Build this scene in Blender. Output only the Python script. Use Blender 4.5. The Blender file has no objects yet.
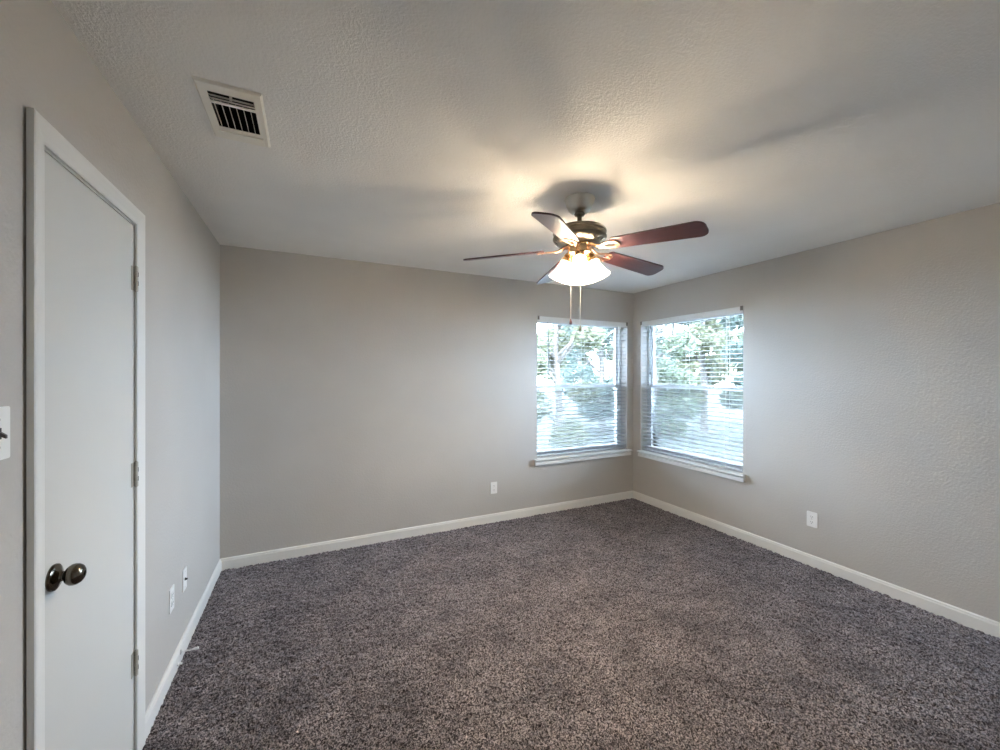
import bpy, bmesh, math, random
import numpy as np
from mathutils import Vector, Matrix

R = math.radians
PI = math.pi
SC = bpy.context.scene
COL = SC.collection

# ------------------------------------------------------------------ camera
YAW, PITCH, ROLL, EYE = 0.44744, -0.001886, 0.001616, 1.4725
fw = Vector((math.sin(YAW)*math.cos(PITCH), math.cos(YAW)*math.cos(PITCH), math.sin(PITCH)))
rt = Vector((math.cos(YAW), -math.sin(YAW), 0))
up = rt.cross(fw)
r2 = rt*math.cos(ROLL)+up*math.sin(ROLL)
u2 = up*math.cos(ROLL)-rt*math.sin(ROLL)
cam_data = bpy.data.cameras.new('camera')
cam_data.sensor_fit = 'HORIZONTAL'
cam_data.sensor_width = 36
cam_data.lens = 398.0/1000*36
cam_data.clip_start = 0.02
cam_data.clip_end = 300
cam = bpy.data.objects.new('camera', cam_data)
COL.objects.link(cam)
cam.matrix_world = Matrix(((r2.x, u2.x, -fw.x, 0), (r2.y, u2.y, -fw.y, 0), (r2.z, u2.z, -fw.z, EYE), (0, 0, 0, 1)))
SC.camera = cam

# ------------------------------------------------------------------ exposure, sky, sun
SC.view_settings.view_transform = 'Standard'
SC.view_settings.look = 'None'
SC.view_settings.exposure = 2.3
SC.view_settings.gamma = 1.0
SC.view_settings.use_curve_mapping = False
SKY_COL, SKY_STR = (0.58, 0.75, 1.0), 16.5
SUN_STR = 4.0
LAMP_STR = 425.0
LAMP_COL = (1.0, 0.84, 0.63)

world = bpy.data.worlds.new('sky')
SC.world = world
world.use_nodes = True
wn = world.node_tree
wn.nodes.clear()
wo = wn.nodes.new('ShaderNodeOutputWorld')
bg = wn.nodes.new('ShaderNodeBackground')
bg.inputs[0].default_value = (*SKY_COL, 1)
bg.inputs[1].default_value = SKY_STR
wn.links.new(bg.outputs[0], wo.inputs[0])

sun_d = bpy.data.lights.new('sun', 'SUN')
sun_d.energy = SUN_STR
sun_d.angle = R(1.0)
sun_d.color = (1.0, 0.95, 0.86)
sun = bpy.data.objects.new('sun', sun_d)
COL.objects.link(sun)
sun.rotation_euler = Vector((0.62, 0.45, -0.85)).to_track_quat('-Z', 'Y').to_euler()
sun.location = (-4, -4, 8)

# room extents (metres): camera stands at x=0, y=0
XL, XR, YB, YF, H = -0.603, 3.491, 3.598, -0.60, 2.44
# window openings
W1 = (2.158, 3.395, 0.585, 2.087)      # back wall: x0, x1, z0, z1
W2 = (2.262, 3.475, 0.585, 2.087)      # right wall: y0, y1, z0, z1
WALL_T = 0.17

def portal(loc, rot, sx, sy):
    d = bpy.data.lights.new('window_portal', 'AREA')
    d.shape = 'RECTANGLE'
    d.size, d.size_y = sx, sy
    d.cycles.is_portal = True
    o = bpy.data.objects.new('window_portal', d)
    COL.objects.link(o)
    o.location = loc
    o.rotation_euler = rot
portal(((W1[0]+W1[1])/2, YB+WALL_T+0.03, (W1[2]+W1[3])/2), (R(-90), 0, 0), W1[1]-W1[0], W1[3]-W1[2])
portal((XR+WALL_T+0.03, (W2[0]+W2[1])/2, (W2[2]+W2[3])/2), (R(90), 0, R(90)), W2[1]-W2[0], W2[3]-W2[2])

# ------------------------------------------------------------------ helpers
def tag(o, label=None, cat=None, group=None, kind=None):
    if label: o['label'] = label
    if cat: o['category'] = cat
    if group: o['group'] = group
    if kind: o['kind'] = kind
    return o

def empty(name, loc=(0, 0, 0), rotz=0.0, parent=None):
    o = bpy.data.objects.new(name, None)
    o.empty_display_size = 0.05
    COL.objects.link(o)
    o.location = loc
    o.rotation_euler = (0, 0, rotz)
    if parent: o.parent = parent
    return o

def thing(name, label, cat, loc=(0, 0, 0), rotz=0.0, group=None, kind=None):
    return tag(empty(name, loc, rotz), label, cat, group, kind)

def put(name, bm, mat, parent=None, smooth=False, bevel=0.0, seg=2):
    if bevel > 0:
        es = [e for e in bm.edges if len(e.link_faces) == 2 and e.calc_face_angle(0) > R(30)]
        bmesh.ops.bevel(bm, geom=es, offset=bevel, segments=seg, affect='EDGES', profile=0.6, clamp_overlap=True)
    bmesh.ops.recalc_face_normals(bm, faces=bm.faces)
    me = bpy.data.meshes.new(name)
    bm.to_mesh(me)
    bm.free()
    me.materials.append(mat)
    if smooth:
        me.polygons.foreach_set('use_smooth', [True]*len(me.polygons))
        me.set_sharp_from_angle(angle=R(38))
    o = bpy.data.objects.new(name, me)
    COL.objects.link(o)
    if parent: o.parent = parent
    return o

def box(bm, x0, x1, y0, y1, z0, z1):
    v = [bm.verts.new(p) for p in ((x0,y0,z0),(x1,y0,z0),(x1,y1,z0),(x0,y1,z0),(x0,y0,z1),(x1,y0,z1),(x1,y1,z1),(x0,y1,z1))]
    for f in ((0,3,2,1),(4,5,6,7),(0,1,5,4),(1,2,6,5),(2,3,7,6),(3,0,4,7)):
        bm.faces.new([v[i] for i in f])
    return v

def obox(*a):
    bm = bmesh.new()
    box(bm, *a)
    return bm

def frame_of(d):
    d = Vector(d).normalized()
    a = Vector((0, 0, 1)) if abs(d.z) < 0.9 else Vector((1, 0, 0))
    s = d.cross(a).normalized()
    return d, s, d.cross(s).normalized()

def tube(bm, pts, r, n=12, cap=True):
    pts = [Vector(p) for p in pts]
    rs = r if isinstance(r, (list, tuple)) else [r]*len(pts)
    rings = []
    s_prev = None
    for i, p in enumerate(pts):
        d = (pts[min(i+1, len(pts)-1)]-pts[max(i-1, 0)]).normalized()
        if s_prev is None:
            _, s, t = frame_of(d)
        else:
            s = (s_prev-d*s_prev.dot(d)).normalized()
            t = d.cross(s)
        s_prev = s
        rings.append([bm.verts.new(p+s*(rs[i]*math.cos(2*PI*k/n))+t*(rs[i]*math.sin(2*PI*k/n))) for k in range(n)])
    for a, b in zip(rings, rings[1:]):
        for k in range(n):
            bm.faces.new((a[k], a[(k+1) % n], b[(k+1) % n], b[k]))
    if cap:
        bm.faces.new(rings[0][::-1])
        bm.faces.new(rings[-1])

def lathe(bm, prof, n=40, mat=None, close=False):
    """prof: list of (r, z); spun about z. close joins the last ring to the first"""
    mat = mat or Matrix.Identity(4)
    rings = []
    for r, z in prof:
        if r < 1e-5:
            rings.append([bm.verts.new(mat @ Vector((0, 0, z)))])
        else:
            rings.append([bm.verts.new(mat @ Vector((r*math.cos(2*PI*k/n), r*math.sin(2*PI*k/n), z))) for k in range(n)])
    pairs = list(zip(rings, rings[1:]))
    if close: pairs.append((rings[-1], rings[0]))
    for a, b in pairs:
        for k in range(n):
            k2 = (k+1) % n
            if len(a) == 1 and len(b) == 1: continue
            if len(a) == 1: bm.faces.new((a[0], b[k2], b[k]))
            elif len(b) == 1: bm.faces.new((a[k], a[k2], b[0]))
            else: bm.faces.new((a[k], a[k2], b[k2], b[k]))

def prism(bm, outline, z0, z1, mat=None, hole=None):
    """outline (and optional hole with the same point count): xy points, extruded z0..z1"""
    mat = mat or Matrix.Identity(4)
    lo = [bm.verts.new(mat @ Vector((x, y, z0))) for x, y in outline]
    hi = [bm.verts.new(mat @ Vector((x, y, z1))) for x, y in outline]
    n = len(lo)
    for k in range(n):
        bm.faces.new((lo[k], lo[(k+1) % n], hi[(k+1) % n], hi[k]))
    if hole is None:
        bm.faces.new(lo[::-1])
        bm.faces.new(hi)
    else:
        l2 = [bm.verts.new(mat @ Vector((x, y, z0))) for x, y in hole]
        h2 = [bm.verts.new(mat @ Vector((x, y, z1))) for x, y in hole]
        for k in range(n):
            j = (k+1) % n
            bm.faces.new((l2[j], l2[k], h2[k], h2[j]))
            bm.faces.new((lo[j], lo[k], l2[k], l2[j]))
            bm.faces.new((hi[k], hi[j], h2[j], h2[k]))

def rounded(w, h, r, n=6):
    pts = []
    for cx, cy, a0 in ((w/2-r, h/2-r, 0), (-w/2+r, h/2-r, 90), (-w/2+r, -h/2+r, 180), (w/2-r, -h/2+r, 270)):
        for k in range(n+1):
            a = R(a0+90*k/n)
            pts.append((cx+r*math.cos(a), cy+r*math.sin(a)))
    return pts

# ------------------------------------------------------------------ materials
def mat(name, col, rough=0.5, metal=0.0, spec=0.5, coat=0.0, coat_rough=0.1):
    m = bpy.data.materials.new(name)
    m.use_nodes = True
    b = m.node_tree.nodes['Principled BSDF']
    b.inputs['Base Color'].default_value = (*col, 1)
    b.inputs['Roughness'].default_value = rough
    b.inputs['Metallic'].default_value = metal
    b.inputs['Specular IOR Level'].default_value = spec
    b.inputs['Coat Weight'].default_value = coat
    b.inputs['Coat Roughness'].default_value = coat_rough
    return m

def nodes_of(m):
    return m.node_tree.nodes, m.node_tree.links, m.node_tree.nodes['Principled BSDF']

def objco(m):
    N, L, _ = nodes_of(m)
    return N.new('ShaderNodeTexCoord').outputs['Object']

def noise(m, scale, detail=2.0, rough=0.5, vec=None):
    N, L, _ = nodes_of(m)
    t = N.new('ShaderNodeTexNoise')
    t.inputs['Scale'].default_value = scale
    t.inputs['Detail'].default_value = detail
    t.inputs['Roughness'].default_value = rough
    L.new(vec or objco(m), t.inputs['Vector'])
    return t.outputs['Fac']

def ramp(m, fac, stops):
    N, L, _ = nodes_of(m)
    r = N.new('ShaderNodeValToRGB')
    e = r.color_ramp.elements
    while len(e) < len(stops): e.new(0.5)
    for el, (pos, c) in zip(e, stops):
        el.position = pos
        el.color = (*c, 1) if len(c) == 3 else c
    L.new(fac, r.inputs[0])
    return r.outputs[0]

def bump(m, fac, dist, strength=1.0):
    N, L, b = nodes_of(m)
    bn = N.new('ShaderNodeBump')
    bn.inputs['Distance'].default_value = dist
    bn.inputs['Strength'].default_value = strength
    L.new(fac, bn.inputs['Height'])
    L.new(bn.outputs[0], b.inputs['Normal'])

def setcol(m, out):
    N, L, b = nodes_of(m)
    L.new(out, b.inputs['Base Color'])

M = {}
def painted(name, col, scale, dist, rough=0.75, strength=0.6):
    m = mat(name, col, rough, spec=0.3)
    f = noise(m, scale, 3.0, 0.55)
    f2 = ramp(m, f, ((0.35, (0, 0, 0)), (0.65, (1, 1, 1))))
    bump(m, f2, dist, strength)
    v = noise(m, 2.2, 2.0)
    setcol(m, ramp(m, v, ((0.3, tuple(c*0.97 for c in col)), (0.7, tuple(min(1, c*1.02) for c in col)))))
    return m
M['wall'] = painted('greige_wall_paint', (0.50, 0.475, 0.445), 85, 0.0009, 0.62)
M['ceiling'] = painted('textured_ceiling_paint', (0.88, 0.855, 0.815), 115, 0.0014, 0.85, 0.6)
M['trim'] = mat('white_trim_paint', (0.75, 0.74, 0.71), 0.38)
bump(M['trim'], noise(M['trim'], 30, 2), 0.0004, 0.4)
M['door'] = mat('white_door_paint', (0.63, 0.62, 0.59), 0.42)
bump(M['door'], noise(M['door'], 45, 2), 0.0005, 0.5)
M['jamb'] = mat('jamb_paint', (0.72, 0.71, 0.68), 0.45)
M['vinyl'] = mat('white_vinyl', (0.60, 0.61, 0.62), 0.35)
bump(M['vinyl'], noise(M['vinyl'], 25, 2), 0.0002, 0.3)
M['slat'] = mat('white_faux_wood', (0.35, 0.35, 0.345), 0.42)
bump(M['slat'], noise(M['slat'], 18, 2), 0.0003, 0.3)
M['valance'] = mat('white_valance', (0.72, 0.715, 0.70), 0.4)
bump(M['valance'], noise(M['valance'], 18, 2), 0.0003, 0.3)
M['cord'] = mat('white_cord', (0.75, 0.74, 0.70), 0.8)
M['wand'] = mat('dark_grey_wand', (0.06, 0.063, 0.06), 0.4)
M['bracket'] = mat('grey_bracket', (0.17, 0.15, 0.125), 0.5)
M['plastic'] = mat('white_plastic', (0.82, 0.81, 0.79), 0.3)
bump(M['plastic'], noise(M['plastic'], 60, 1), 0.0001, 0.3)
M['slot'] = mat('dark_slot', (0.03, 0.03, 0.03), 0.6)
M['toggle'] = mat('dark_toggle', (0.05, 0.035, 0.028), 0.35)
M['screw'] = mat('screw_metal', (0.62, 0.60, 0.56), 0.3, 1.0)
M['vent'] = mat('vent_enamel', (0.86, 0.82, 0.73), 0.4)
bump(M['vent'], noise(M['vent'], 40, 2), 0.0003, 0.4)
M['duct'] = mat('dark_duct', (0.008, 0.008, 0.008), 0.9)
M['spring'] = mat('spring_steel', (0.55, 0.54, 0.52), 0.3, 1.0)
M['rubber'] = mat('white_rubber', (0.80, 0.79, 0.78), 0.5)

def metal(name, c0, c1, rough, scale=20):
    m = mat(name, c0, rough, 1.0)
    setcol(m, ramp(m, noise(m, scale, 3), ((0.35, c0), (0.65, c1))))
    return m
M['knob'] = metal('aged_bronze', (0.105, 0.088, 0.068), (0.16, 0.135, 0.105), 0.17)
M['hinge'] = metal('satin_nickel_hinge', (0.42, 0.39, 0.335), (0.50, 0.47, 0.41), 0.5)
M['hinge'].node_tree.nodes['Principled BSDF'].inputs['Metallic'].default_value = 0.45
M['pewter'] = metal('pewter_metal', (0.20, 0.175, 0.130), (0.26, 0.23, 0.175), 0.33)
M['canopy'] = metal('satin_canopy_metal', (0.63, 0.605, 0.54), (0.68, 0.65, 0.58), 0.42)
M['brass'] = metal('antique_brass', (0.62, 0.46, 0.28), (0.72, 0.54, 0.34), 0.24)
M['copper'] = metal('copper_blade_iron', (0.50, 0.30, 0.20), (0.60, 0.37, 0.25), 0.33)

def wood(name, c0, c1):
    m = mat(name, c0, 0.30, spec=0.5, coat=0.35, coat_rough=0.40)
    N, L, b = nodes_of(m)
    mp = N.new('ShaderNodeMapping')
    mp.inputs['Scale'].default_value = (1.0, 14.0, 14.0)
    L.new(objco(m), mp.inputs['Vector'])
    setcol(m, ramp(m, noise(m, 5.0, 5.0, 0.6, mp.outputs[0]), ((0.3, c0), (0.7, c1))))
    return m
M['blade'] = wood('dark_cherry_blade', (0.042, 0.016, 0.020), (0.082, 0.028, 0.032))

def shade_glass():
    m = bpy.data.materials.new('frosted_shade_glass')
    m.use_nodes = True
    N, L = m.node_tree.nodes, m.node_tree.links
    N.clear()
    out = N.new('ShaderNodeOutputMaterial')
    tl = N.new('ShaderNodeBsdfTranslucent')
    tl.inputs[0].default_value = (0.95, 0.93, 0.88, 1)
    df = N.new('ShaderNodeBsdfPrincipled')
    df.inputs['Base Color'].default_value = (0.92, 0.90, 0.86, 1)
    df.inputs['Roughness'].default_value = 0.35
    tr = N.new('ShaderNodeBsdfTransparent')
    m1, m2 = N.new('ShaderNodeMixShader'), N.new('ShaderNodeMixShader')
    m1.inputs[0].default_value = 0.45
    m2.inputs[0].default_value = 0.38
    L.new(tl.outputs[0], m1.inputs[1]); L.new(df.outputs[0], m1.inputs[2])
    L.new(m1.outputs[0], m2.inputs[1]); L.new(tr.outputs[0], m2.inputs[2])
    L.new(m2.outputs[0], out.inputs[0])
    return m
M['shade'] = shade_glass()
M['bulb'] = mat('lit_bulb', (0.9, 0.9, 0.85), 0.4)
_b = M['bulb'].node_tree.nodes['Principled BSDF']
_b.inputs['Emission Color'].default_value = (*LAMP_COL, 1)
_b.inputs['Emission Strength'].default_value = LAMP_STR

def thin_glass():
    m = bpy.data.materials.new('window_glass')
    m.use_nodes = True
    N, L = m.node_tree.nodes, m.node_tree.links
    N.clear()
    out = N.new('ShaderNodeOutputMaterial')
    tr = N.new('ShaderNodeBsdfTransparent')
    tr.inputs[0].default_value = (0.93, 0.95, 0.94, 1)
    gl = N.new('ShaderNodeBsdfGlossy')
    gl.inputs['Roughness'].default_value = 0.02
    fr = N.new('ShaderNodeFresnel')
    fr.inputs[0].default_value = 1.45
    mx = N.new('ShaderNodeMixShader')
    L.new(fr.outputs[0], mx.inputs[0])
    L.new(tr.outputs[0], mx.inputs[1])
    L.new(gl.outputs[0], mx.inputs[2])
    L.new(mx.outputs[0], out.inputs[0])
    return m
M['glass'] = thin_glass()

def screen_mesh():
    m = bpy.data.materials.new('insect_screen_mesh')
    m.use_nodes = True
    N, L = m.node_tree.nodes, m.node_tree.links
    N.clear()
    out = N.new('ShaderNodeOutputMaterial')
    tr = N.new('ShaderNodeBsdfTransparent')
    df = N.new('ShaderNodeBsdfDiffuse')
    df.inputs[0].default_value = (0.22, 0.23, 0.23, 1)
    mx = N.new('ShaderNodeMixShader')
    mx.inputs[0].default_value = 0.38
    L.new(tr.outputs[0], mx.inputs[1])
    L.new(df.outputs[0], mx.inputs[2])
    L.new(mx.outputs[0], out.inputs[0])
    return m
M['screen'] = screen_mesh()

def carpet():
    m = mat('frieze_carpet', (0.2, 0.17, 0.16), 0.95, spec=0.1)
    N, L, b = nodes_of(m)
    co = objco(m)
    f1 = noise(m, 132, 2.0, 0.6, co)
    f2 = noise(m, 280, 2.0, 0.6, co)
    mx = N.new('ShaderNodeMix')
    mx.data_type = 'FLOAT'
    mx.inputs[0].default_value = 0.42
    L.new(f1, mx.inputs[2]); L.new(f2, mx.inputs[3])
    c1 = ramp(m, mx.outputs[0], ((0.40, (0.010, 0.008, 0.009)), (0.475, (0.075, 0.060, 0.061)), (0.515, (0.27, 0.232, 0.230)), (0.58, (0.68, 0.61, 0.60))))
    big = ramp(m, noise(m, 4.2, 4.0, 0.66, co), ((0.36, (0.31, 0.305, 0.318)), (0.64, (0.61, 0.597, 0.605))))
    mc = N.new('ShaderNodeMix')
    mc.data_type = 'RGBA'
    mc.blend_type = 'MULTIPLY'
    mc.inputs[0].default_value = 1.0
    L.new(c1, mc.inputs[6]); L.new(big, mc.inputs[7])
    setcol(m, mc.outputs[2])
    b.inputs['Sheen Weight'].default_value = 0.50
    b.inputs['Sheen Roughness'].default_value = 0.45
    b.inputs['Sheen Tint'].default_value = (0.92, 0.88, 0.95, 1)
    return m
M['carpet'] = carpet()

def leafmat(name, c0, c1):
    m = mat(name, c0, 0.55, spec=0.3)
    N, L, b = nodes_of(m)
    g = N.new('ShaderNodeNewGeometry')
    setcol(m, ramp(m, g.outputs['Random Per Island'], ((0.1, c0), (0.9, c1))))
    b.inputs['Subsurface Weight'].default_value = 0.0
    # leaves let part of the light through
    tl = N.new('ShaderNodeBsdfTranslucent')
    tl.inputs[0].default_value = (*[min(1, c*1.3) for c in c1], 1)
    mx = N.new('ShaderNodeMixShader')
    mx.inputs[0].default_value = 0.35
    out = N['Material Output']
    L.new(b.outputs[0], mx.inputs[1])
    L.new(tl.outputs[0], mx.inputs[2])
    L.new(mx.outputs[0], out.inputs[0])
    return m
M['leaf_pale'] = leafmat('pale_green_leaves', (0.031, 0.040, 0.023), (0.083, 0.095, 0.060))
M['leaf_blue'] = leafmat('blue_green_leaves', (0.026, 0.038, 0.030), (0.070, 0.087, 0.073))
M['leaf_gold'] = leafmat('yellow_green_leaves', (0.042, 0.045, 0.023), (0.104, 0.105, 0.062))
M['leaf_dark'] = leafmat('dark_green_leaves', (0.012, 0.018, 0.009), (0.032, 0.042, 0.022))
M['bark'] = mat('tree_bark', (0.06, 0.05, 0.042), 0.9)
bump(M['bark'], noise(M['bark'], 14, 4), 0.02)
M['lawn'] = mat('lawn_ground', (0.25, 0.27, 0.13), 0.95)
setcol(M['lawn'], ramp(M['lawn'], noise(M['lawn'], 3.0, 5, 0.7), ((0.35, (0.007, 0.009, 0.004)), (0.65, (0.020, 0.020, 0.010)))))

# ------------------------------------------------------------------ room shell
def struct(name, bm, m, **k):
    return tag(put(name, bm, m, **k), kind='structure')

# carpeted floor: a fine grid of tufts
def floor_mesh():
    st = 0.0085
    x0, x1, y0, y1 = XL-0.10, XR+0.02, YF-0.02, YB+0.02
    nx, ny = int((x1-x0)/st), int((y1-y0)/st)
    rng = np.random.default_rng(4)
    gx, gy = np.meshgrid(np.linspace(x0, x1, nx), np.linspace(y0, y1, ny))
    n = nx*ny
    co = np.empty((n, 3), np.float32)
    co[:, 0] = gx.ravel()+rng.uniform(-0.0035, 0.0035, n)
    co[:, 1] = gy.ravel()+rng.uniform(-0.0035, 0.0035, n)
    co[:, 2] = rng.uniform(-0.008, 0.008, n)
    i = np.arange(n).reshape(ny, nx)
    q = np.stack([i[:-1, :-1], i[:-1, 1:], i[1:, 1:], i[1:, :-1]], -1).reshape(-1, 4)
    me = bpy.data.meshes.new('floor')
    me.vertices.add(n)
    me.vertices.foreach_set('co', co.ravel())
    me.loops.add(q.size)
    me.loops.foreach_set('vertex_index', q.ravel().astype(np.int32))
    me.polygons.add(len(q))
    me.polygons.foreach_set('loop_start', np.arange(0, q.size, 4, dtype=np.int32))
    me.update()
    me.polygons.foreach_set('use_smooth', [True]*len(q))
    me.materials.append(M['carpet'])
    o = bpy.data.objects.new('floor', me)
    COL.objects.link(o)
    tag(o, kind='structure')
floor_mesh()

T = WALL_T
# ceiling with the register's hole
VX0, VX1, VY0, VY1 = -0.326, -0.172, 1.640, 1.905
bm = bmesh.new()
cx0, cx1, cy0, cy1 = XL-0.2, XR+T, YF-T, YB+T
box(bm, cx0, VX0, cy0, cy1, H, H+0.12)
box(bm, VX1, cx1, cy0, cy1, H, H+0.12)
box(bm, VX0, VX1, cy0, VY0, H, H+0.12)
box(bm, VX0, VX1, VY1, cy1, H, H+0.12)
struct('ceiling', bm, M['ceiling'])

bm = bmesh.new()       # left wall: closet recess
DY0, DY1, DZ = 1.373, 1.983, 2.050
box(bm, XL-0.20, XL-0.10, YF-T, YB+T, -0.05, H)
box(bm, XL-0.10, XL, YF-T, DY0, -0.05, H)
box(bm, XL-0.10, XL, DY1, YB+T, -0.05, H)
box(bm, XL-0.10, XL, DY0, DY1, DZ, H)
struct('wall_left', bm, M['wall'])

bm = bmesh.new()       # back wall
box(bm, XL, W1[0], YB, YB+T, -0.05, H)
box(bm, W1[1], XR+T, YB, YB+T, -0.05, H)
box(bm, W1[0], W1[1], YB, YB+T, -0.05, W1[2])
box(bm, W1[0], W1[1], YB, YB+T, W1[3], H)
struct('wall_back', bm, M['wall'])

bm = bmesh.new()       # right wall
box(bm, XR, XR+T, YF-T, W2[0], -0.05, H)
box(bm, XR, XR+T, W2[1], YB, -0.05, H)
box(bm, XR, XR+T, W2[0], W2[1], -0.05, W2[2])
box(bm, XR, XR+T, W2[0], W2[1], W2[3], H)
struct('wall_right', bm, M['wall'])
struct('wall_front', obox(XL, XR, YF-T, YF, -0.05, H), M['wall'])

def skirting(name, p0, p1, inward):
    p0, p1, n = Vector(p0), Vector(p1), Vector(inward)
    prof = [(0, -0.01), (0.014, -0.01), (0.014, 0.066), (0.0105, 0.074), (0.0105, 0.080), (0.005, 0.086), (0, 0.086)]
    bm = bmesh.new()
    a = [bm.verts.new(p0+n*d+Vector((0, 0, z))) for d, z in prof]
    b = [bm.verts.new(p1+n*d+Vector((0, 0, z))) for d, z in prof]
    k = len(prof)
    for i in range(k):
        bm.faces.new((a[i], a[(i+1) % k], b[(i+1) % k], b[i]))
    bm.faces.new(a[::-1]); bm.faces.new(b)
    return struct(name, bm, M['trim'])
skirting('baseboard_back', (XL, YB, 0), (XR, YB, 0), (0, -1, 0))
skirting('baseboard_right', (XR, YF, 0), (XR, YB-0.014, 0), (-1, 0, 0))
skirting('baseboard_left', (XL, 2.042, 0), (XL, YB-0.014, 0), (1, 0, 0))
skirting('baseboard_front', (XL, YF, 0), (XR-0.014, YF, 0), (0, 1, 0))

# ------------------------------------------------------------------ closet door
door = thing('door_1', 'white flush closet door on the left wall', 'door', (XL, 1.70, 0), 0, kind='structure')
OX, OY = XL, 1.70
def dbox(x0, x1, y0, y1, z0, z1):      # world numbers turned into the door's own frame
    return obox(x0-OX, x1-OX, y0-OY, y1-OY, z0, z1)
SY0, SY1, SZ = 1.390, 1.9635, 2.0335    # slab
put('door_panel', dbox(XL-0.034, XL+0.001, SY0, SY1, 0.012, SZ), M['door'], door, bevel=0.0015)
bm = bmesh.new()
for a in ((XL-0.098, XL+0.001, DY0, DY0+0.014, 0, DZ), (XL-0.098, XL+0.001, DY1-0.015, DY1, 0, DZ), (XL-0.098, XL+0.001, DY0+0.014, DY1-0.015, DZ-0.0125, DZ)):
    box(bm, a[0]-OX, a[1]-OX, a[2]-OY, a[3]-OY, a[4], a[5])
for a in ((XL-0.05, XL-0.036, DY0+0.014, DY0+0.030, 0, DZ-0.0125), (XL-0.05, XL-0.036, DY1-0.031, DY1-0.015, 0, DZ-0.0125), (XL-0.05, XL-0.036, DY0+0.03, DY1-0.031, DZ-0.03, DZ-0.0125)):
    box(bm, a[0]-OX, a[1]-OX, a[2]-OY, a[3]-OY, a[4], a[5])
put('door_jamb', bm, M['jamb'], door)

def casing():
    # mitred colonial casing run up, across and down
    prof = [(0.0, 0.004), (0.0, 0.0105), (0.006, 0.0125), (0.018, 0.0135), (0.034, 0.0165), (0.045, 0.019), (0.054, 0.019), (0.057, 0.017), (0.057, 0.004)]
    ya, yb, zt = DY0+0.009, DY1-0.009, DZ-0.008
    bm = bmesh.new()
    rings = []
    for st in range(4):
        ring = []
        for d, t in prof:
            if st == 0: p = (ya-d, 0.0)
            elif st == 1: p = (ya-d, zt+d)
            elif st == 2: p = (yb+d, zt+d)
            else: p = (yb+d, 0.0)
            ring.append(bm.verts.new((t, p[0]-OY, p[1])))
        rings.append(ring)
    k = len(prof)
    for a, b in zip(rings, rings[1:]):
        for i in range(k):
            bm.faces.new((a[i], a[(i+1) % k], b[(i+1) % k], b[i]))
    bm.faces.new(rings[0]); bm.faces.new(rings[-1][::-1])
    return bm
put('casing', casing(), M['trim'], door)

def hinge(z):
    h = put('hinge', obox(0.0015, 0.0032, 1.943-OY, 1.9625-OY, z-0.045, z+0.045), M['hinge'], door, bevel=0.0008)
    tag(h, 'satin metal door hinge')
    bm = bmesh.new()
    for k in range(5):
        z0 = z-0.047+k*0.0188
        tube(bm, [(0.0095, 1.9665-OY, z0+0.0008), (0.0095, 1.9665-OY, z0+0.018)], 0.0062, 14)
    for s in (-1, 1):
        lathe(bm, [(0.0, 0.0505*s), (0.003, 0.0500*s), (0.0045, 0.0475*s), (0.0, 0.0465*s)], 10, Matrix.Translation((0.0095, 1.9665-OY, z)))
    put('hinge_pin', bm, M['hinge'], h, smooth=True)
    put('hinge_leaf', obox(0.0015, 0.0032, 1.9705-OY, 1.982-OY, z-0.045, z+0.045), M['hinge'], h, bevel=0.0008)
    bm = bmesh.new()
    for dz in (-0.017, 0.017):
        box(bm, 0.0158, 0.0164, 1.964-OY, 1.968-OY, z+dz-0.0085, z+dz+0.0085)
    put('hinge_slot', bm, M['slot'], h)
for z in (1.833, 1.090, 0.370):
    hinge(z)

KY, KZ = 1.439, 0.940
kn = empty('door_knob', (0, KY-OY, KZ), 0, door)
tag(kn, 'dark bronze round door knob')
ax = Matrix.Rotation(R(90), 4, 'Y')     # local z -> +x
bm = bmesh.new()
lathe(bm, [(0, 0.001), (0.0335, 0.001), (0.0345, 0.004), (0.033, 0.008), (0.026, 0.012), (0.017, 0.015), (0.0135, 0.018), (0.0125, 0.021), (0, 0.021)], 40, ax)
put('rosette', bm, M['knob'], kn, smooth=True)
bm = bmesh.new()
lathe(bm, [(0, 0.018), (0.0115, 0.018), (0.0115, 0.023), (0.015, 0.0255), (0.022, 0.030), (0.0268, 0.037), (0.0275, 0.043), (0.0262, 0.050), (0.021, 0.0575), (0.013, 0.0620), (0.0065, 0.0630), (0.006, 0.0605), (0.0, 0.0605)], 40, ax)
put('knob', bm, M['knob'], kn, smooth=True)
put('latch_plate', obox(0.0005, 0.0022, 1.3905-OY, 1.3935-OY, 0.885, 0.945), M['slot'], door)

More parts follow.
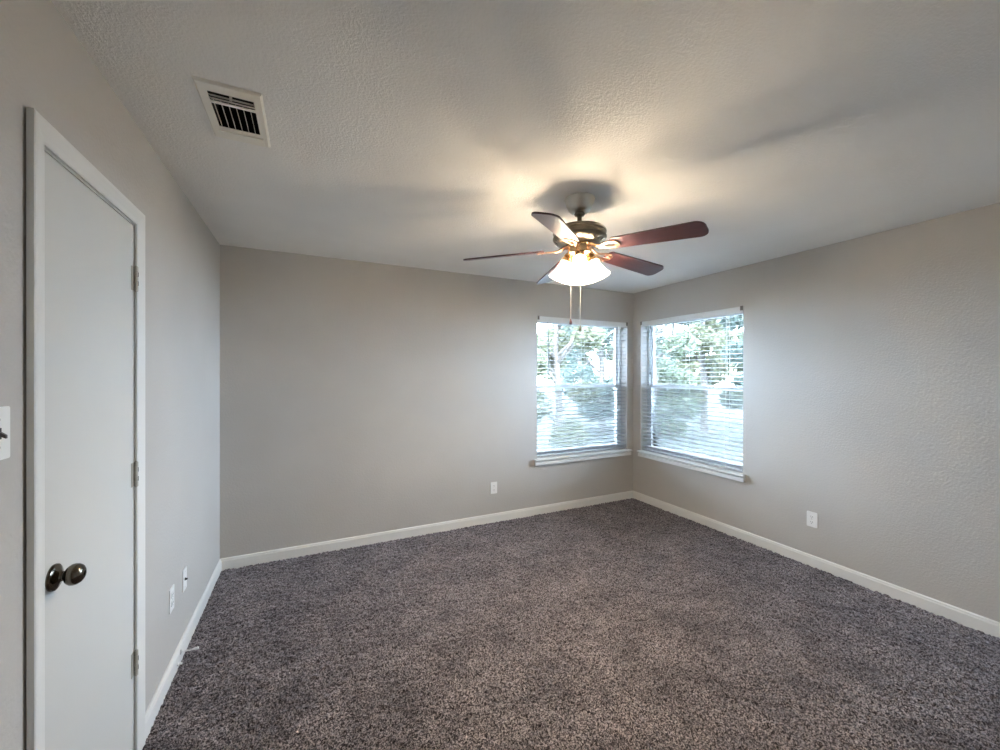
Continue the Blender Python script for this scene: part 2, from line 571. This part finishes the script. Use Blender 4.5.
# ------------------------------------------------------------------ windows (local x along the wall, local y outwards, z up)
def make_window(name, label, loc, rotz, w, z0, z1, sill_l, sill_r, flip):
    root = thing(name, label, 'window', loc, rotz, kind='structure')
    zm = (z0+z1)/2
    d0, d1 = 0.100, 0.165
    bm = bmesh.new()
    f = 0.026
    box(bm, 0.002, f, d0, d1, z0+0.002, z1-0.002); box(bm, w-f, w-0.002, d0, d1, z0+0.002, z1-0.002)
    box(bm, f, w-f, d0, d1, z1-f, z1-0.002); box(bm, f, w-f, d0, d1, z0+0.002, z0+f)
    put('window_frame', bm, M['vinyl'], root, bevel=0.003)
    def sash(nm, za, zb, da, db):
        bm = bmesh.new()
        s = 0.028
        box(bm, f+0.001, f+s, da, db, za, zb); box(bm, w-f-s, w-f-0.001, da, db, za, zb)
        box(bm, f+s, w-f-s, da, db, za, za+s); box(bm, f+s, w-f-s, da, db, zb-s, zb)
        o = put(nm, bm, M['vinyl'], root, bevel=0.002)
        g = obox(f+s-0.004, w-f-s+0.004, (da+db)/2-0.002, (da+db)/2+0.002, za+s-0.004, zb-s+0.004)
        put('pane', g, M['glass'], o)
        return o
    sash('upper_sash', zm-0.016, z1-f-0.001, 0.136, 0.160)
    lo = sash('lower_sash', z0+f+0.001, zm+0.018, 0.108, 0.132)
    bm = bmesh.new()
    box(bm, w/2-0.03, w/2+0.03, 0.100, 0.1075, zm+0.004, zm+0.016)
    put('sash_lock', bm, M['vinyl'], lo, bevel=0.002)
    bm = bmesh.new()
    box(bm, f, w-f, 0.1705, 0.1715, z0+f, zm+0.01)
    sc = put('insect_screen', bm, M['screen'], root)
    bm = bmesh.new()
    for a in ((f, f+0.014, z0+f, zm+0.01), (w-f-0.014, w-f, z0+f, zm+0.01), (f+0.014, w-f-0.014, z0+f, z0+f+0.014), (f+0.014, w-f-0.014, zm-0.004, zm+0.01)):
        box(bm, a[0], a[1], 0.167, 0.174, a[2], a[3])
    put('screen_frame', bm, M['vinyl'], sc)
    # stool with rounded nose and apron
    bm = bmesh.new()
    zs = z0+0.001
    nose = [(-0.0005, zs-0.017), (-0.040, zs-0.017), (-0.046, zs-0.0145), (-0.049, zs-0.010), (-0.048, zs-0.005), (-0.044, zs-0.001), (-0.038, zs), (-0.0005, zs)]
    a = [bm.verts.new((-sill_l, y, z)) for y, z in nose]
    b = [bm.verts.new((w+sill_r, y, z)) for y, z in nose]
    k = len(nose)
    for i in range(k):
        bm.faces.new((a[i], a[(i+1) % k], b[(i+1) % k], b[i]))
    bm.faces.new(a[::-1]); bm.faces.new(b)
    box(bm, 0.0005, w-0.0005, -0.0005, 0.0995, zs-0.004, zs+0.002)
    put('window_sill', bm, M['trim'], root)
    bm = bmesh.new()
    box(bm, -sill_l+0.010, w+sill_r-0.010, -0.012, -0.0005, zs-0.028, zs-0.0175)
    box(bm, -sill_l+0.004, w+sill_r-0.004, -0.034, -0.0005, zs-0.064, zs-0.028)
    put('apron', bm, M['trim'], root, bevel=0.002)
    return root

def make_blind(label, loc, rotz, w, z0, z1, wand_x, flip):
    root = thing('window_blind', label, 'blind', loc, rotz, group='white slatted blinds in the corner windows')
    g = 0.006
    bm = bmesh.new()
    box(bm, g, w-g, 0.010, 0.064, z1-0.044, z1-0.003)
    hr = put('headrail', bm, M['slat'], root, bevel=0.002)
    bm = bmesh.new()
    prof = [(0.000, z1-0.060), (0.008, z1-0.060), (0.008, z1-0.003), (-0.003, z1-0.003), (-0.0055, z1-0.010), (-0.0025, z1-0.018), (-0.0025, z1-0.048), (-0.005, z1-0.055)]
    a = [bm.verts.new((0.003, y, z)) for y, z in prof]
    b = [bm.verts.new((w-0.003, y, z)) for y, z in prof]
    k = len(prof)
    for i in range(k):
        bm.faces.new((a[i], a[(i+1) % k], b[(i+1) % k], b[i]))
    bm.faces.new(a[::-1]); bm.faces.new(b)
    put('valance', bm, M['valance'], root)
    for x in (0.0, w):
        s = -1 if x == 0 else 1
        bm = bmesh.new()
        x0, x1 = sorted((x-s*0.001, x-s*0.022))
        box(bm, x0, x1, -0.012, -0.0062, z1-0.040, z1-0.001)
        box(bm, x0, x1, -0.012, 0.0095, z1-0.0022, z1-0.0008)
        put('bracket', bm, M['bracket'], root)
    # slats: gently tilted, room edge lower
    zt, zb = z1-0.085, z0+0.062
    n = 33
    tilt = R(3.0)
    yc = 0.037
    bm = bmesh.new()
    for i in range(n):
        z = zt+(zb-zt)*i/(n-1)
        rings = []
        for j in range(7):
            t = (j/6-0.5)*0.050
            crown = 0.0022*(1-(2*t/0.05)**2)
            y, zz = yc+t*math.cos(tilt), z+t*math.sin(tilt)+crown
            rings.append((y, zz))
        up_ = [(y, zz+0.00135) for y, zz in rings]
        dn_ = [(y, zz-0.00135) for y, zz in rings][::-1]
        pr = up_+dn_
        a = [bm.verts.new((g+0.002, y, zz)) for y, zz in pr]
        b = [bm.verts.new((w-g-0.002, y, zz)) for y, zz in pr]
        k = len(pr)
        for q in range(k):
            bm.faces.new((a[q], a[(q+1) % k], b[(q+1) % k], b[q]))
        bm.faces.new(a[::-1]); bm.faces.new(b)
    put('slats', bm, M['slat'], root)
    put('bottom_rail', obox(g+0.002, w-g-0.002, 0.013, 0.062, z0+0.006, z0+0.026), M['slat'], root, bevel=0.004)
    for x in (0.17, w/2, w-0.17):
        bm = bmesh.new()
        for y in (0.0105, 0.0635):
            tube(bm, [(x, y, z0+0.02), (x, y, z1-0.045)], 0.0011, 6)
        for i in range(n):
            z = zt+(zb-zt)*i/(n-1)
            tube(bm, [(x, 0.0105, z-0.0055), (x, 0.0635, z+0.0005)], 0.0007, 4)
        put('ladder_cord', bm, M['cord'], root)
    bm = bmesh.new()
    tube(bm, [(wand_x, -0.006, z1-0.062), (wand_x, -0.010, z1-0.085), (wand_x+0.001, -0.011, z1-0.58)], [0.002, 0.0062, 0.0062], 8)
    lathe(bm, [(0, 0), (0.0075, -0.002), (0.008, -0.030), (0.004, -0.036), (0, -0.036)], 10, Matrix.Translation((wand_x+0.001, -0.011, z1-0.58)))
    put('tilt_wand', bm, M['wand'], root, smooth=True)
    lx = w-wand_x
    bm = bmesh.new()
    tube(bm, [(lx, -0.006, z1-0.062), (lx, -0.009, z1-0.30), (lx+0.003, -0.009, z1-0.62)], 0.0012, 6)
    tube(bm, [(lx+0.012, -0.006, z1-0.062), (lx+0.011, -0.009, z1-0.30), (lx+0.008, -0.009, z1-0.62)], 0.0012, 6)
    lathe(bm, [(0, 0), (0.003, -0.002), (0.007, -0.03), (0.006, -0.038), (0, -0.038)], 10, Matrix.Translation((lx+0.0055, -0.009, z1-0.615)))
    put('lift_cord', bm, M['cord'], root, smooth=True)
    return root

w1 = W1[1]-W1[0]
w2 = W2[1]-W2[0]
make_window('window_1', 'window in the back wall beside the corner', (W1[0], YB, 0), 0, w1, W1[2], W1[3], 0.040, 0.040, 1)
# right wall: local x runs from the corner towards the viewer, local y points out (+x)
make_window('window_2', 'window in the right wall beside the corner', (XR, W2[1], 0), R(-90), w2, W2[2], W2[3], 0.015, 0.030, -1)
make_blind('white slatted blind in the back wall window left of the corner', (W1[0], YB, 0), 0, w1, W1[2], W1[3], 0.128, 1)
make_blind('white slatted blind in the right wall window right of the corner', (XR, W2[1], 0), R(-90), w2, W2[2], W2[3], 0.150, -1)

# ------------------------------------------------------------------ wall plates (local y points into the room)
def plate_body(parent, name='cover_plate', holes=()):
    bm = bmesh.new()
    prism(bm, rounded(0.070, 0.1145, 0.005), 0.0003, 0.0045, Matrix.Rotation(R(-90), 4, 'X') @ Matrix.Diagonal((1, 1, 1, 1)))
    return put(name, bm, M['plastic'], parent, bevel=0.0012)
RX = Matrix.Rotation(R(-90), 4, 'X')     # local z -> +y

def outlet(label, loc, rotz):
    t = thing('wall_outlet', label, 'outlet', loc, rotz, 'white duplex outlets low on the walls')
    plate_body(t)
    for s in (-1, 1):
        bm = bmesh.new()
        prism(bm, rounded(0.034, 0.029, 0.011), 0.0046, 0.0070, Matrix.Translation((0, 0, s*0.0205)) @ RX)
        rc = put('receptacle', bm, M['plastic'], t, bevel=0.0006)
        bm = bmesh.new()
        z = s*0.0205
        box(bm, -0.0075, -0.0052, 0.0066, 0.0074, z-0.002, z+0.0065)
        box(bm, 0.0052, 0.0075, 0.0066, 0.0074, z-0.001, z+0.0060)
        prism(bm, rounded(0.005, 0.005, 0.0024, 4), 0.0066, 0.0074, Matrix.Translation((0, 0, z-0.0085)) @ RX)
        put('slots', bm, M['slot'], rc)
    bm = bmesh.new()
    lathe(bm, [(0, 0.0044), (0.0032, 0.0044), (0.0030, 0.0056), (0, 0.0058)], 14, RX)
    put('screw', bm, M['screw'], t, smooth=True)
    return t

outlet('white duplex outlet on the back wall left of the window', (1.660, YB, 0.342), R(180))
outlet('white duplex outlet low on the right wall below and right of its window', (XR, 1.719, 0.360), R(90))
outlet('white duplex outlet low on the left wall just past the closet door', (XL, 2.430, 0.378), R(-90))

cj = thing('cable_jack', 'white wall plate with a round cable jack, on the left wall near the back corner', 'wall plate', (XL, 2.652, 0.372), R(-90))
plate_body(cj)
bm = bmesh.new()
lathe(bm, [(0, 0.0044), (0.0075, 0.0044), (0.0075, 0.0065), (0.0048, 0.007), (0.0048, 0.0150), (0.0030, 0.0150), (0.0030, 0.011), (0, 0.011)], 18, RX)
tag(put('jack', bm, M['slot'], cj, smooth=True), 'dark round cable jack')
for z in (-0.042, 0.042):
    bm = bmesh.new()
    lathe(bm, [(0, 0.0044), (0.0030, 0.0044), (0.0028, 0.0054), (0, 0.0056)], 12, Matrix.Translation((0, 0, z)) @ RX)
    put('screw', bm, M['screw'], cj, smooth=True)

sw = thing('light_switch', 'white switch plate with a dark toggle at the left edge beside the closet door', 'light switch', (XL, 1.233, 1.343), R(-90))
plate_body(sw)
bm = bmesh.new()
prism(bm, rounded(0.0105, 0.0245, 0.001), 0.0046, 0.0056, RX)
put('toggle_slot', bm, M['slot'], sw)
bm = bmesh.new()
v = box(bm, -0.0040, 0.0040, 0.005, 0.0155, -0.0045, 0.0045)
for q in v:
    if q.co.y > 0.01:
        q.co.z = q.co.z*0.8-0.007
        q.co.x *= 0.8
put('toggle', bm, M['toggle'], sw, bevel=0.001)
for z in (-0.030, 0.030):
    bm = bmesh.new()
    lathe(bm, [(0, 0.0044), (0.0034, 0.0044), (0.0031, 0.0055), (0, 0.0058)], 12, Matrix.Translation((0, 0, z)) @ RX)
    put('screw', bm, M['screw'], sw, smooth=True)

# door stop on the left skirting
ds = thing('door_stop', 'white tipped spring door stop sticking out of the left baseboard', 'door stop', (XL+0.0145, 2.523, 0.058), 0)
bm = bmesh.new()
lathe(bm, [(0, 0), (0.011, 0), (0.011, 0.003), (0.006, 0.006), (0, 0.006)], 18, ax)
put('base', bm, M['spring'], ds, smooth=True)
bm = bmesh.new()
turns, nn = 11, 11*12
pts = []
for i in range(nn+1):
    a = 2*PI*turns*i/nn
    f = i/nn
    pts.append((0.005+0.050*f, 0.0045*math.cos(a)+0.010*f, 0.0045*math.sin(a)-0.006*f*f))
tube(bm, pts, 0.0011, 6)
put('spring', bm, M['rubber'], ds, smooth=True)
bm = bmesh.new()
lathe(bm, [(0, 0.052), (0.0058, 0.052), (0.0062, 0.064), (0.0072, 0.066), (0.0072, 0.072), (0.005, 0.074), (0, 0.074)], 16, Matrix.Translation((0, 0.010, -0.006)) @ ax)
put('rubber_tip', bm, M['rubber'], ds, smooth=True)

nb = bmesh.new()
lathe(nb, [(0, 0), (0.008, 0), (0.008, 0.004), (0.0045, 0.008), (0.0045, 0.018), (0.003, 0.020), (0, 0.020)], 14, ax)
o = put('cable_clip', nb, M['rubber'], None, smooth=True)
o.location = (XL+0.0145, 2.470, 0.030)
tag(o, 'small white nub low on the left baseboard just before the door stop', 'clip')

# small filler speck on the back wall
bm = bmesh.new()
lathe(bm, [(0, 0.003), (0.006, 0.0022), (0.010, 0.0002), (0, 0.0002)], 14, Matrix.Rotation(R(90), 4, 'X'))
o = put('filler_spot', bm, M['wall'], None, smooth=True)
o.location = (-0.027, YB, 1.566)
tag(o, 'tiny raised filler spot alone on the blank part of the back wall', 'wall patch')

# ------------------------------------------------------------------ ceiling register
vt = thing('air_vent', 'cream metal air register in the ceiling with dark louvred openings', 'air vent', (-0.246, 1.775, H), 0)
VCX, VCY = -0.246, 1.775
def vb(bm, x0, x1, y0, y1, z0, z1):
    return box(bm, x0-VCX, x1-VCX, y0-VCY, y1-VCY, z0-H, z1-H)
bm = bmesh.new()
ox0, ox1, oy0, oy1 = -0.345, -0.147, 1.597, 1.952
ix0, ix1, iy0, iy1 = -0.313, -0.177, 1.645, 1.862
zf = H-0.009
def ring4(x0, x1, y0, y1, z):
    return [bm.verts.new((x-VCX, y-VCY, z-H)) for x, y in ((x0, y0), (x1, y0), (x1, y1), (x0, y1))]
rgs = [ring4(ox0, ox1, oy0, oy1, H-0.0005), ring4(ox0+0.002, ox1-0.002, oy0+0.002, oy1-0.002, H-0.004), ring4(ox0+0.007, ox1-0.007, oy0+0.007, oy1-0.007, zf), ring4(ix0, ix1, iy0, iy1, zf), ring4(ix0, ix1, iy0, iy1, zf+0.0025)]
for a, b in list(zip(rgs, rgs[1:]))+[(rgs[-1], rgs[0])]:
    for k in range(4):
        bm.faces.new((a[k], a[(k+1) % 4], b[(k+1) % 4], b[k]))
vb(bm, ix0, ix1, 1.697, 1.711, zf, zf+0.0025)       # bar between the two louvre banks
vb(bm, -0.318, -0.168, 1.884, 1.938, H-0.014, zf+0.001)
put('face_frame', bm, M['vent'], vt)
bm = bmesh.new()
for k in range(2):                                  # bank nearest the door: blades across
    y = 1.6610+k*0.0175
    v = vb(bm, ix0, ix1, y, y+0.0012, zf+0.001, H+0.006)
    for q in v:
        if q.co.z > 0: q.co.y += 0.034
put('louvre_bank', bm, M['vent'], vt)
bm = bmesh.new()
for k in range(6):                                  # far bank: blades lengthwise
    x = ix0+0.008+k*0.0222
    v = vb(bm, x, x+0.0016, 1.711, iy1, zf+0.001, H+0.008)
    for q in v:
        if q.co.z > 0: q.co.x -= 0.003
put('louvre_bank', bm, M['vent'], vt)
put('damper_lever', obox(-0.004, 0.004, -0.1215, -0.1195, -0.020, -0.004), M['vent'], vt)
bm = bmesh.new()
vb(bm, VX0+0.001, VX1-0.001, VY0+0.001, VY1-0.001, H+0.100, H+0.115)
vb(bm, VX0+0.001, VX0+0.004, VY0+0.001, VY1-0.001, H+0.0005, H+0.1)
vb(bm, VX1-0.004, VX1-0.001, VY0+0.001, VY1-0.001, H+0.0005, H+0.1)
vb(bm, VX0+0.004, VX1-0.004, VY0+0.001, VY0+0.004, H+0.0005, H+0.1)
vb(bm, VX0+0.004, VX1-0.004, VY1-0.004, VY1-0.001, H+0.0005, H+0.1)
put('duct_liner', bm, M['duct'], vt)

# ------------------------------------------------------------------ ceiling fan
FX, FY = 1.345, 1.792
fan = thing('ceiling_fan', 'five blade ceiling fan with dark cherry blades and lit glass shades', 'ceiling fan', (FX, FY, H), 0)
def Z(z): return z-H
bm = bmesh.new()
lathe(bm, [(0, Z(2.4395)), (0.082, Z(2.4395)), (0.083, Z(2.434)), (0.080, Z(2.426)), (0.070, Z(2.398)), (0.060, Z(2.378)), (0.048, Z(2.366)), (0.030, Z(2.362)), (0, Z(2.362))], 48)
put('canopy', bm, M['canopy'], fan, smooth=True)
bm = bmesh.new()
lathe(bm, [(0, Z(2.364)), (0.026, Z(2.364)), (0.030, Z(2.356)), (0.026, Z(2.347)), (0.014, Z(2.342)), (0.0125, Z(2.340)), (0.0125, Z(2.304)), (0.020, Z(2.300)), (0.026, Z(2.288)), (0.030, Z(2.276)), (0, Z(2.276))], 32)
put('downrod', bm, M['pewter'], fan, smooth=True)
bm = bmesh.new()
lathe(bm, [(0, Z(2.280)), (0.045, Z(2.280)), (0.10, Z(2.277)), (0.130, Z(2.271)), (0.142, Z(2.263)), (0.146, Z(2.254)), (0.146, Z(2.249)), (0.141, Z(2.246)), (0.141, Z(2.228)), (0.146, Z(2.225)), (0.146, Z(2.216)), (0.138, Z(2.205)), (0.118, Z(2.192)), (0.085, Z(2.186)), (0, Z(2.186))], 64)
mo = put('motor_housing', bm, M['pewter'], fan, smooth=True)
for k in range(24):                                 # dark vents round the lower bowl
    Mx = Matrix.Rotation(2*PI*k/24, 4, 'Z') @ Matrix.Translation((0.1275, 0, Z(2.1985))) @ Matrix.Rotation(R(-33), 4, 'Y')
    bm = bmesh.new()
    prism(bm, rounded(0.020, 0.011, 0.005, 4), -0.0012, 0.0018, Mx)
    put('motor_vent', bm, M['slot'], mo)
bm = bmesh.new()
lathe(bm, [(0, Z(2.188)), (0.072, Z(2.188)), (0.074, Z(2.180)), (0.066, Z(2.174)), (0.064, Z(2.166)), (0.064, Z(2.140)), (0.080, Z(2.134)), (0.084, Z(2.128)), (0.070, Z(2.120)), (0.040, Z(2.112)), (0.022, Z(2.108)), (0.012, Z(2.098)), (0.012, Z(2.088)), (0, Z(2.084))], 48)
put('switch_housing', bm, M['brass'], fan, smooth=True)

PSI, BP = -1.186, 0.246
def blade_outline():
    pts = []
    r0, r1, w0, w1_ = 0.195, 0.645, 0.100, 0.124
    rc, n = 0.042, 8
    for k in range(n+1):                            # tip corner, +y side
        a = R(90*k/n)
        pts.append((r1-rc+rc*math.cos(a)+0.004*(1-0), w1_/2-rc+rc*math.sin(a)))
    for k in range(n+1):                            # root corner +y
        a = R(90+90*k/n)
        pts.append((r0+0.022+0.022*math.cos(a), w0/2-0.022+0.022*math.sin(a)))
    for k in range(n+1):
        a = R(180+90*k/n)
        pts.append((r0+0.022+0.022*math.cos(a), -w0/2+0.022+0.022*math.sin(a)))
    for k in range(n+1):
        a = R(270+90*k/n)
        pts.append((r1-rc+rc*math.cos(a)+0.004, -w1_/2+rc+rc*math.sin(a)))
    return pts
def make_blade(k):
    a = PSI+k*R(72)
    # local x outwards, local -y (right side looking out) is the raised edge
    Mx = Matrix.Rotation(a, 4, 'Z') @ Matrix.Translation((0, 0, Z(2.169))) @ Matrix.Rotation(R(4.1), 4, 'Y') @ Matrix.Rotation(-BP, 4, 'X')
    bm = bmesh.new()
    prism(bm, blade_outline(), -0.004, 0.004)
    b = put('fan_blade', bm, M['blade'], fan, bevel=0.0012)
    b.matrix_basis = Mx
    bm = bmesh.new()                                # blade iron: slotted plate under the root plus a neck to the motor
    def plate(sx, sy, ox):
        pts = []
        n = 32
        for q in range(n):
            t = 2*PI*q/n
            x, y = math.cos(t), math.sin(t)
            wid = sy*(0.62+0.38*x) if x > -0.95 else sy*0.3
            pts.append((ox+sx*x, wid*y*1.0))
        return pts
    out = plate(0.066, 0.050, 0.172)
    hol = plate(0.040, 0.024, 0.176)
    prism(bm, out, -0.0105, -0.0041, None, hol)
    inv = Mx.inverted()
    rot = Matrix.Rotation(a, 4, 'Z')
    def loc(x, y, z): return inv @ (rot @ Vector((x, y, Z(z))))
    for s in (-1, 1):
        tube(bm, [loc(0.060, s*0.012, 2.176), loc(0.082, s*0.013, 2.172), loc(0.102, s*0.012, 2.160), Vector((0.120, s*0.010, -0.009)), Vector((0.134, s*0.012, -0.007))], [0.0075, 0.0075, 0.007, 0.007, 0.006], 10)
    for x, y in ((0.206, 0.034), (0.206, -0.034), (0.227, 0.0)):
        lathe(bm, [(0, -0.0135), (0.004, -0.0125), (0.005, -0.0105), (0, -0.0105)], 12, Matrix.Translation((x, y, 0)))
    ir = put('blade_iron', bm, M['copper'], b, smooth=True)
    tag(ir, 'copper coloured blade bracket')
for k in range(5):
    make_blade(k)

shade_prof = [(0.026, 0.0), (0.029, -0.008), (0.031, -0.020), (0.036, -0.038), (0.043, -0.058), (0.051, -0.078), (0.060, -0.098), (0.068, -0.112), (0.0655, -0.1125), (0.0575, -0.097), (0.0485, -0.077), (0.0405, -0.057), (0.0335, -0.037), (0.0285, -0.020), (0.0265, -0.009), (0.0235, 0.0)]
for k in range(4):
    a = YAW*-1+R(-10)+k*R(90)
    rot = Matrix.Rotation(a, 4, 'Z')
    lampm = rot @ Matrix.Translation((0.062, 0, Z(2.104))) @ Matrix.Rotation(R(-22), 4, 'Y')
    bm = bmesh.new()
    tube(bm, [rot @ Vector((0.036, 0, Z(2.128))), rot @ Vector((0.052, 0, Z(2.130))), rot @ Vector((0.060, 0, Z(2.122))), lampm @ Vector((0, 0, 0.006))], 0.0085, 10)
    lathe(bm, [(0, 0.016), (0.016, 0.015), (0.030, 0.009), (0.037, -0.002), (0.040, -0.018), (0.0390, -0.018), (0.0360, -0.002), (0.026, 0.003), (0, 0.004)], 28, lampm)
    arm = put('lamp_arm', bm, M['brass'], fan, smooth=True)
    bm = bmesh.new()
    lathe(bm, shade_prof, 36, lampm, close=True)
    put('lamp_shade', bm, M['shade'], arm, smooth=True)
    bm = bmesh.new()
    lathe(bm, [(0, 0.0), (0.011, -0.001), (0.012, -0.030), (0.016, -0.046), (0.0195, -0.058), (0.018, -0.070), (0.010, -0.078), (0, -0.080)], 20, lampm)
    put('light_bulb', bm, M['bulb'], arm, smooth=True)

def pull(dx, dy, zt, zb, knob_mat):
    bm = bmesh.new()
    x, y = dx, dy
    tube(bm, [(x*0.75, y*0.75, Z(zt)), (x, y, Z(zt-0.02)), (x, y, Z(zb+0.02))], 0.0013, 6)
    c = put('pull_chain', bm, M['canopy'], fan, smooth=True)
    bm = bmesh.new()
    lathe(bm, [(0, 0.032), (0.003, 0.031), (0.0035, 0.024), (0.0075, 0.014), (0.0085, 0.005), (0.0055, -0.001), (0, -0.002)], 16, Matrix.Translation((x, y, Z(zb))))
    put('chain_knob', bm, knob_mat, c, smooth=True)
pull(-0.068, -0.014, 2.135, 1.742, M['blade'])
pull(-0.009, -0.022, 2.110, 1.708, M['pewter'])

# ------------------------------------------------------------------ outside, seen through the windows
GZ = -0.35
bm = bmesh.new()
nx = 24
vs = {}
rnd = random.Random(3)
for i in range(nx+1):
    for j in range(nx+1):
        vs[i, j] = bm.verts.new((-14+i*2.6, -14+j*2.6, GZ+rnd.uniform(-0.05, 0.05)))
for i in range(nx):
    for j in range(nx):
        bm.faces.new((vs[i, j], vs[i+1, j], vs[i+1, j+1], vs[i, j+1]))
struct('ground', bm, M['lawn'])

def leaves_mesh(name, centers, radii, n, size, m, parent, seed):
    rng = np.random.default_rng(seed)
    k = rng.integers(0, len(centers), n)
    d = rng.normal(size=(n, 3))
    d /= np.linalg.norm(d, axis=1)[:, None]
    rad = rng.uniform(0.35, 1.0, n)**0.6
    P = np.asarray(centers)[k]+d*rad[:, None]*np.asarray(radii)[k]
    a = rng.normal(size=(n, 3)); a /= np.linalg.norm(a, axis=1)[:, None]
    b = np.cross(a, rng.normal(size=(n, 3))); b /= np.linalg.norm(b, axis=1)[:, None]
    s = size*rng.uniform(0.6, 1.3, n)[:, None]
    c = np.cross(a, b)
    v = np.stack([P-a*s, P+b*s*0.45+c*s*0.12, P+a*s, P-b*s*0.45+c*s*0.12], 1).reshape(-1, 3).astype(np.float32)
    me = bpy.data.meshes.new(name)
    me.vertices.add(4*n); me.vertices.foreach_set('co', v.ravel())
    me.loops.add(4*n); me.loops.foreach_set('vertex_index', np.arange(4*n, dtype=np.int32))
    me.polygons.add(n); me.polygons.foreach_set('loop_start', np.arange(0, 4*n, 4, dtype=np.int32))
    me.update()
    me.materials.append(m)
    o = bpy.data.objects.new(name, me)
    COL.objects.link(o)
    o.parent = parent
    return o

def tree(label, x, y, h, spread, m, n, seed, leaf=0.10, name='tree', low=0.10):
    t = thing(name, label, 'tree' if name == 'tree' else 'shrub', (x, y, GZ), 0, 'trees outside the corner windows' if name == 'tree' else 'shrubs outside the corner windows')
    rng = random.Random(seed)
    bm = bmesh.new()
    tube(bm, [(0, 0, -0.1), (0.05, 0.03, h*0.25), (-0.03, 0.06, h*0.5), (0.04, 0.0, h*0.85)], [h*0.022, h*0.018, h*0.013, h*0.005], 10)
    cs, rs = [], []
    for k in range(22):
        a = rng.uniform(0, 2*PI)
        z = h*rng.uniform(low, 0.95)
        e = math.sin(PI*min(1, max(0.15, (z/h-low+0.12)/(1.0-low))))**0.6
        rr = spread*e*rng.uniform(0.3, 0.95)
        p = Vector((rr*math.cos(a), rr*math.sin(a), z))
        tube(bm, [(0, 0.03, max(0.1, z-rr*0.6)), p*0.55+Vector((0, 0, (z-rr*0.2)*0.45)), p], [h*0.008, h*0.005, h*0.002], 6)
        cs.append(p[:]); q = spread*rng.uniform(0.26, 0.46)
        rs.append((q, q, q*0.75))
    put('trunk', bm, M['bark'], t, smooth=True)
    leaves_mesh('foliage', cs, rs, int(n*1.7), leaf, m, t, seed)
    return t

tree('yellow green tree nearest the left edge of the back window', 4.75, 7.05, 4.6, 1.05, M['leaf_gold'], 5200, 1, 0.075)
tree('blue green tree behind the middle of the back window', 8.4, 10.0, 6.0, 1.7, M['leaf_blue'], 6500, 2, 0.10)
tree('green tree beyond the corner between the two windows', 6.95, 6.5, 4.8, 1.05, M['leaf_pale'], 5200, 5, 0.075)
tree('far green tree in the middle of the right window', 11.2, 8.5, 5.6, 1.15, M['leaf_gold'], 5000, 8, 0.10)
tree('blue green tree at the right edge of the right window', 10.3, 6.1, 5.6, 1.05, M['leaf_blue'], 4600, 11, 0.10)
tree('distant pale tree at the upper left of the back window', 11.0, 14.6, 6.4, 1.5, M['leaf_pale'], 5000, 14, 0.13)
tree('distant green tree straight beyond the room corner', 14.6, 12.6, 6.2, 1.5, M['leaf_gold'], 5000, 15, 0.13)
tree('distant pale tree seen at the far right of the right window', 15.6, 9.4, 6.2, 1.4, M['leaf_pale'], 5000, 16, 0.13)
